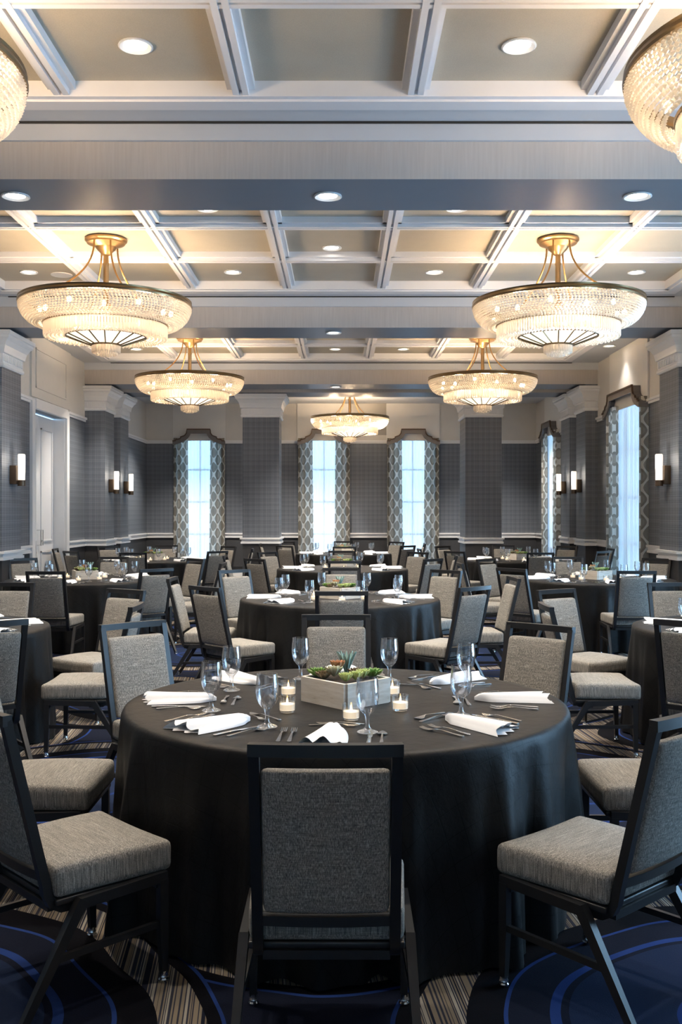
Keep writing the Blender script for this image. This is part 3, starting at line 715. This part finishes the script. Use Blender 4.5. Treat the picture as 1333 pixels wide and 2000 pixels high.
TB = {'C1': (.02, 4.32, 0, 'front centre table'), 'C2': (-.01, 9.50, 0, 'second centre table'), 'C3': (.02, 14.45, 0, 'third centre table'), 'C4': (.05, 19.72, 0, 'farthest centre table'),
      'L1': (-3.05, 7.05, 22.5, 'nearest left table'), 'L2': (-3.14, 12.22, 0, 'middle left table'), 'L3': (-3.22, 17.1, 0, 'farthest left table'),
      'R1': (3.05, 7.05, -22.5, 'nearest right table'), 'R2': (3.13, 12.22, 0, 'middle right table'), 'R3': (3.05, 17.1, 0, 'farthest right table')}
SIDE = {0: 'right', 45: 'far-right', 90: 'far', 135: 'far-left', 180: 'left', 225: 'near-left', 270: 'near', 315: 'near-right'}
CHR = {('C1', 270): (267.3, 1.29, 2.5), ('C1', 225): (223, 1.29, 0), ('C1', 315): (312, 1.27, 0), ('C1', 90): (92, 1.42, -2), ('C1', 135): (132, 1.46, 0), ('C1', 45): (48.5, 1.31, 0), ('C1', 180): (180, 1.30, 0), ('C1', 0): (0, 1.30, 0),
       ('C2', 270): (270.5, 1.30, 0), ('C2', 225): (225, 1.27, 0), ('C2', 315): (315, 1.27, 0), ('R3', 0): (0, 1.25, 0), ('R2', 0): (0, 1.26, 0),
       ('L1', 270): (308, 1.36, 0), ('L1', 315): (347, 1.36, 14), ('L1', 0): (33, 1.34, 24), ('L1', 45): (86, 1.45, 0), ('L1', 90): (128, 1.4, 0), ('R1', 270): (232, 1.36, 0), ('R1', 225): (193, 1.36, -14), ('R1', 180): (147, 1.34, -24), ('R1', 135): (94, 1.45, 0), ('R1', 90): (52, 1.4, 0)}
RT = .945; ZT = .78
for key, (tx, ty, off, ph) in TB.items():
    for a in SIDE:
        rnd = random.Random(f'{key}{a}')
        ang, r, dr = CHR.get((key, a), (a + off + rnd.uniform(-3, 3), 1.32 + rnd.uniform(-.05, .08), rnd.uniform(-5, 5)))
        t = math.radians(ang)
        inst(PCH if key in ('C1', 'C2', 'L1', 'R1', 'L2', 'R2') else PCH_FAR, 'banquet_chair', (tx + r * math.cos(t), ty + r * math.sin(t), 0), t + PI / 2 + math.radians(dr),
             f'grey fabric chair with black frame at the {SIDE[a]} side of the {ph}', 'chair', f'chairs around the {ph}')

# ------------------------------------------------------------------ tables with cloths
PT = [('tabletop', MB().lathe([(0, -.03), (.93, -.03), (.935, -.015), (.93, 0), (0, 0)], 48, (0, 0, .772)).mesh('tabletop', 'woodtop'), [], {})]
for s in (-1, 1):
    for q in (-1, 1): PT.append(('leg', MB().tube([(s * .5, q * .5, 0), (s * .5, q * .5, .74)], .016).mesh('leg', 'frame'), [], {}))
def cloth_mesh(seed, n=260):
    rnd = random.Random(seed); ph = [rnd.uniform(0, 6.28) for _ in range(6)]
    vs_ = []; uv = []; fs = []
    rows = [(0, ZT, 0), (.3, ZT, 0), (.6, ZT, 0), (.8, ZT, 0), (.9, ZT, 0), (.93, ZT - .001, 0), (.945, ZT - .006, .0), (.952, ZT - .02, .02), (.955, ZT - .05, .06)]
    for i in range(1, 11):
        t = i / 10; rows.append((.955 + .025 * t, ZT - .05 - (ZT - .06) * t, .10 + .9 * t ** .85))
    s = 0; prev = None
    for r, z, k in rows:
        if prev: s += math.hypot(r - prev[0], z - prev[1])
        prev = (r, z)
        for i in range(n):
            a = 2 * PI * i / n
            w = math.sin(19 * a + ph[0] + .8 * math.sin(3 * a + ph[1])) + .55 * math.sin(31 * a + ph[2] + 1.1 * math.sin(5 * a + ph[3])) + .5 * math.sin(8 * a + ph[4])
            sharp = w * abs(w) * .45 + w * .3
            rr = r + k * .040 * sharp + k * .008 * math.sin(47 * a + ph[5])
            vs_.append((rr * math.cos(a), rr * math.sin(a), z)); uv.append((s * math.cos(a), s * math.sin(a)))
    for j in range(len(rows) - 1):
        for i in range(n): fs.append((j * n + i, j * n + (i + 1) % n, (j + 1) * n + (i + 1) % n, (j + 1) * n + i))
    vs_[:n] = [(0.0005 * math.cos(2 * PI * i / n), .0005 * math.sin(2 * PI * i / n), ZT) for i in range(n)]
    return MB().add(vs_, [f[::-1] for f in fs], 0, uv).mesh('tablecloth', 'cloth', ang=70)
CM = [cloth_mesh(s) for s in (1, 2, 3)]
for i, (key, (tx, ty, off, ph)) in enumerate(TB.items()):
    inst(PT, 'round_table', (tx, ty, 0), 0, f'round banquet table hidden beneath the black cloth of the {ph}', 'table', 'round banquet tables')
    obj('tablecloth', CM[i % 3], None, (tx, ty, 0), .7 * i, None, f'floor-length black pintucked cloth draped over the {ph}', 'tablecloth', 'black tablecloths')

# ------------------------------------------------------------------ table settings
def goblet_mesh():
    p = [(.0, .004), (.036, .003), (.039, .006), (.034, .010), (.016, .016), (.0085, .026), (.0075, .045), (.0095, .062), (.012, .070), (.022, .080), (.033, .094), (.040, .112), (.0435, .135), (.0435, .158), (.0405, .190), (.0395, .206), (.0375, .206), (.0385, .190), (.041, .158), (.041, .135), (.037, .113), (.029, .095), (.014, .082), (0, .079)]
    return MB().lathe(p, 28).mesh('water_goblet', 'goblet', ang=60)
GOB = goblet_mesh()
def napkin_mesh(seed):
    rnd = random.Random(seed); NU, NV = 16, 24; vs_ = []; fs = []; p1 = rnd.uniform(0, 6); sk = rnd.choice((-1, 1))
    for lay in (0, 1):
        for i in range(NU + 1):
            u = i / NU
            for j in range(NV + 1):
                v = -1 + 2 * j / NV
                hw_ = .038 + .052 * u ** .8 - .018 * max(0, .15 - u) / .15
                jag = .030 * u ** 5 * (abs(((v * 1.5 + p1) % 1) - .5) * 2 - .5) + (.022 * u ** 4 * sk * v)
                y = .155 - .30 * u - jag - .028 * (1 - u) ** 3 * v * v
                x = v * hw_ + .010 * u * math.sin(2.5 * u + p1)
                arch = (1 - abs(v) ** 2.2) ** .75 if abs(v) < 1 else 0
                crease = abs(math.sin(v * 4.2 + p1 * .5 + .25 * u)) - .5
                h = (.030 + .010 * sk * v - .004 * u) * (1 if u > .08 else .5 + u * 6)
                z = .0015 + (arch * (h + .016 * crease * (.35 + u)) if lay else arch * .0015)
                if lay == 0: y -= .010 * u ** 4 * (1 - v * v)
                vs_.append((x, y, max(z, .001)))
    W = NV + 1; O = (NU + 1) * W
    for i in range(NU):
        for j in range(NV):
            q = i * W + j; fs.append((q, q + W, q + W + 1, q + 1)); fs.append((O + q, O + q + 1, O + q + W + 1, O + q + W))
    for j in range(NV): fs.append((j, j + 1, O + j + 1, O + j))
    return MB().add(vs_, fs).mesh('folded_napkin', 'napkin', ang=38)
NAP = [napkin_mesh(s) for s in (3, 8, 14)]
def strip(pts, th=.0022):
    """pts: (y, half width, z)"""
    vs_ = []; n = len(pts); fs = []
    for y, w, z in pts: vs_ += [(-w, y, z), (w, y, z), (w, y, z + th), (-w, y, z + th)]
    for i in range(n - 1):
        for k in range(4): fs.append((4 * i + k, 4 * i + 4 + k, 4 * i + 4 + (k + 1) % 4, 4 * i + (k + 1) % 4))
    fs += [(0, 1, 2, 3), tuple(4 * n - 4 + k for k in (3, 2, 1, 0))]
    return vs_, fs
def fork_mesh():
    b = MB().add(*strip([(-.10, .004, .001), (-.095, .0085, .001), (-.06, .0065, .003), (0, .0035, .009), (.03, .004, .008), (.042, .011, .005), (.052, .0125, .003)]))
    for k in range(4):
        x = -.0098 + .00655 * k; vs_, fs = strip([(.050, .0024, .003), (.075, .0022, .003), (.10, .0012, .008)]); b.add([(p[0] + x, p[1], p[2]) for p in vs_], fs)
    return b.mesh('fork', 'silver')
def knife_mesh(): return MB().add(*strip([(-.115, .006, .001), (-.11, .009, .001), (-.02, .0065, .003), (0, .006, .002), (.01, .009, .001), (.08, .0095, .001), (.10, .007, .001), (.115, .001, .001)], .003)).mesh('knife', 'silver')
def spoon_mesh():
    b = [(-.095, .004, .001), (-.09, .008, .001), (-.05, .005, .004), (.02, .003, .009), (.035, .005, .007)]
    for i in range(7): t = i / 6; b.append((.04 + .052 * t, .0185 * math.sin(PI * (.12 + .86 * t)) ** .7, .005 - .004 * math.sin(PI * t)))
    return MB().add(*strip(b)).mesh('spoon', 'silver')
FORK, KNIFE, SPOON = fork_mesh(), knife_mesh(), spoon_mesh()

def in_view(x, y, m=40):
    return y > .5 and -m < 666.5 + 1944 * x / y < 1333 + m
GOFF = {('C1', 270): (277, .64), ('C1', 225): (241, .62), ('C1', 180): (203, .60), ('C1', 135): (156, .57), ('C1', 90): (112, .58), ('C1', 45): (67, .55), ('C1', 0): (31, .66), ('C1', 315): (324, .57)}
for key, (tx, ty, off, ph) in TB.items():
    for a in SIDE:
        t = math.radians(266.0 if (key, a) == ('C1', 270) else a + off); rnd = random.Random(f'n{key}{a}'); zt = ZT + .0005
        sx, sy = tx + .70 * math.cos(t), ty + .70 * math.sin(t)
        if not in_view(sx, sy): continue
        at = f'at the {SIDE[a]} side of the {ph}'
        rz = t + PI / 2; R = Matrix.Rotation(rz, 3, 'Z')
        L = lambda x, y: (sx + (R @ Vector((x, y, 0))).x, sy + (R @ Vector((x, y, 0))).y, zt)
        obj('folded_napkin', NAP[rnd.randrange(3)], None, L(rnd.uniform(-.015, .015), -.015), rz + rnd.uniform(-.14, .14), None, f'white linen napkin folded in a fan {at}', 'napkin', f'folded napkins on the {ph}')
        ga, gr = GOFF.get((key, a), (a + off + 18, .60)); g = math.radians(ga)
        obj('water_goblet', GOB, None, (tx + gr * math.cos(g), ty + gr * math.sin(g), zt), 0, None, f'clear stemmed water goblet {at}', 'glass', f'water goblets on the {ph}')
        if key in ('C1', 'C2', 'L1', 'R1', 'L2', 'R2'):
            for nm, me, x, y, r_, w in (('fork', FORK, -.150, .0, 0, 'inner silver fork left of the napkin'), ('fork', FORK, -.19, .0, 0, 'outer silver fork left of the napkin'), ('knife', KNIFE, .135, 0, 0, 'silver knife right of the napkin'), ('spoon', SPOON, .178, 0, 0, 'silver spoon right of the napkin'),
                                         ('fork', FORK, -.01, .185, -PI / 2, 'silver dessert fork above the napkin'), ('spoon', SPOON, .01, .228, PI / 2, 'silver dessert spoon above the napkin')):
                obj(nm, me, None, L(x + rnd.uniform(-.004, .004), y + rnd.uniform(-.01, .01)), rz + r_ + rnd.uniform(-.04, .04), None, f'{w} {at}', nm, f'{nm}s on the {ph}')

# planters, succulents, candles
def planter_proto():
    W, D, H = .138, .128, .106; P = []
    for s in (-1, 1):
        P.append(('board', MB().box((-W, s * D - .008, 0), (W, s * D + .008, H)).mesh('board', 'planter'), [], {}))
        P.append(('board', MB().box((s * W - .008, -D + .008, 0), (s * W + .008, D - .008, H)).mesh('board', 'planter'), [], {}))
    P.append(('bottom', MB().box((-W + .008, -D + .008, .002), (W - .008, D - .008, .012)).mesh('bottom', 'planter'), [], {}))
    P.append(('soil', MB().box((-W + .009, -D + .009, .012), (W - .009, D - .009, H - .006)).mesh('soil', 'soil'), [], {'kind': 'stuff'}))
    return P
PP = planter_proto()
def leaf_mesh(l, w, curl, m, th=.006):
    vs_ = []; fs = []; N = 5
    for i in range(N + 1):
        t = i / N; ww = w * math.sin(PI * min(.97, .12 + .85 * t)) ** .8 * (1 if t < 1 else .15); y = l * t; z = curl * l * t * t
        vs_ += [(-ww, y, z + .3 * ww), (0, y, z - th), (ww, y, z + .3 * ww), (0, y, z + th * .6)]
    for i in range(N):
        for k in range(4): fs.append((4 * i + k, 4 * i + (k + 1) % 4, 4 * i + 4 + (k + 1) % 4, 4 * i + 4 + k))
    fs += [(3, 2, 1, 0), tuple(4 * N + k for k in range(4))]
    return MB().add(vs_, fs).mesh('leaf', m, ang=50)
def rosette_leaves(rings, l, w, m, curl, steep):
    me = leaf_mesh(l, w, curl, m); out = []
    for q in range(rings):
        n = 9 - q * 2
        for k in range(max(3, n)):
            a = 2 * PI * (k + .5 * (q % 2)) / max(3, n); tilt = steep + q * (1.25 - steep) / max(1, rings)
            out.append((me, (tilt, 0, a), 1 - .18 * q, (0, 0, .004 * q)))
    return out
SUC = {'green': rosette_leaves(4, .056, .016, 'leaf_green', .1, .45), 'lime': rosette_leaves(4, .040, .015, 'leaf_lime', .3, .5), 'rust': rosette_leaves(3, .052, .021, 'leaf_rust', .25, .7),
       'pale': rosette_leaves(3, .052, .017, 'leaf_pale', .15, .6), 'plum': rosette_leaves(3, .045, .016, 'leaf_dark', .2, .5), 'spiky blue': rosette_leaves(2, .105, .009, 'leaf_blue', -.05, 1.22)}
def joined(lst):
    b = MB()
    for me, rot, s_, lc in lst:
        from_m = Matrix.Translation(lc) @ Matrix.Rotation(rot[2], 4, 'Z') @ Matrix.Rotation(rot[0], 4, 'X') @ Matrix.Scale(s_, 4)
        b.add([from_m @ v.co for v in me.vertices], [tuple(p.vertices) for p in me.polygons])
    return b.mesh('succulent', lst[0][0].materials[0].name, weld=False) if False else (b, lst[0][0].materials[0])
JO = {}
for k, l in SUC.items():
    b, mt = joined(l); M['_' + k] = mt; JO[k] = b.mesh('succulent', '_' + k, weld=False, ang=50)
# (kind, x, y) in the planter's own frame, before its 45 degree turn
SPOTS = [('green', -.12, .03), ('rust', -.035, .045), ('pale', -.05, -.03), ('lime', .045, -.075), ('lime', -.0, -.115), ('plum', .045, .04), ('green', .125, .03), ('spiky blue', .005, .10), ('lime', .075, -.02), ('plum', -.095, -.035)]
CAND = [(-.255, .12), (-.24, -.25), (.02, -.40), (.225, -.215), (.21, .13)]
WHERE_S = ['in the left corner', 'in the upper middle', 'left of the middle', 'at the front right edge', 'at the front corner', 'in the middle right', 'in the right corner', 'standing tall at the back', 'near the right edge', 'near the left edge']
PV = [('glass_cup', MB().lathe([(0, .002), (.029, .002), (.034, .012), (.035, .066), (.033, .066), (.032, .014), (0, .010)], 20).mesh('glass_cup', 'cup', ang=60), [], {}),
      ('wax', MB().lathe([(0, .011), (.031, .011), (.0318, .036), (.022, .034), (0, .033)], 18).mesh('wax', 'wax', ang=60), [], {'label': 'cream wax'}),
      ('flame', MB().lathe([(0, .033), (.0022, .036), (.0042, .044), (.003, .052), (0, .062)], 8).mesh('flame', 'flame', ang=60), [], {'label': 'small orange flame'})]
WHERE_C = ['left of the planter', 'at the near-left of the planter', 'in front of the planter', 'at the near-right of the planter', 'right of the planter']
for key, (tx, ty, off, ph) in TB.items():
    if not in_view(tx, ty, 0): continue
    zt = ZT + .0005; rz = math.radians(-48 + (0 if key == 'C1' else random.Random(key).uniform(-25, 25)))
    inst(PP, 'wooden_planter', (tx + .0, ty - .01, zt), rz, f'weathered wooden planter box of succulents on the {ph}', 'planter', 'wooden planter boxes')
    R = Matrix.Rotation(math.radians(0), 3, 'Z'); R2 = Matrix.Rotation(rz, 3, 'Z')
    for i, (kd, x, y) in enumerate(SPOTS):
        p = R2 @ (Matrix.Rotation(math.radians(48), 3, 'Z') @ Vector((x, y, 0)))
        q = R2.inverted() @ p; q.x = max(-.105, min(.105, q.x)); q.y = max(-.097, min(.097, q.y)); p = R2 @ q
        lc = (tx + p.x, ty - .01 + p.y, zt + .104 + {'rust': .022, 'pale': .014, 'lime': .006}.get(kd, 0)); lab = f'{kd} succulent {WHERE_S[i]} of the planter on the {ph}'
        if key == 'C1':
            r = obj('succulent', None, None, lc, i * .7, None, lab, 'succulent', f'succulents on the {ph}')
            for me, rot, s_, l2 in SUC[kd]:
                o = obj('leaf', me, r, l2, rot=(rot[0], 0, rot[2])); o.scale = (s_,) * 3
        else: obj('succulent', JO[kd], None, lc, i * .7, None, lab, 'succulent', f'succulents on the {ph}')
    for i, (x, y) in enumerate(CAND):
        inst(PV, 'votive_candle', (tx + x, ty + y, zt), 0, f'lit votive candle {WHERE_C[i]} on the {ph}', 'candle', f'votive candles on the {ph}')
print('objects', len(bpy.data.objects))
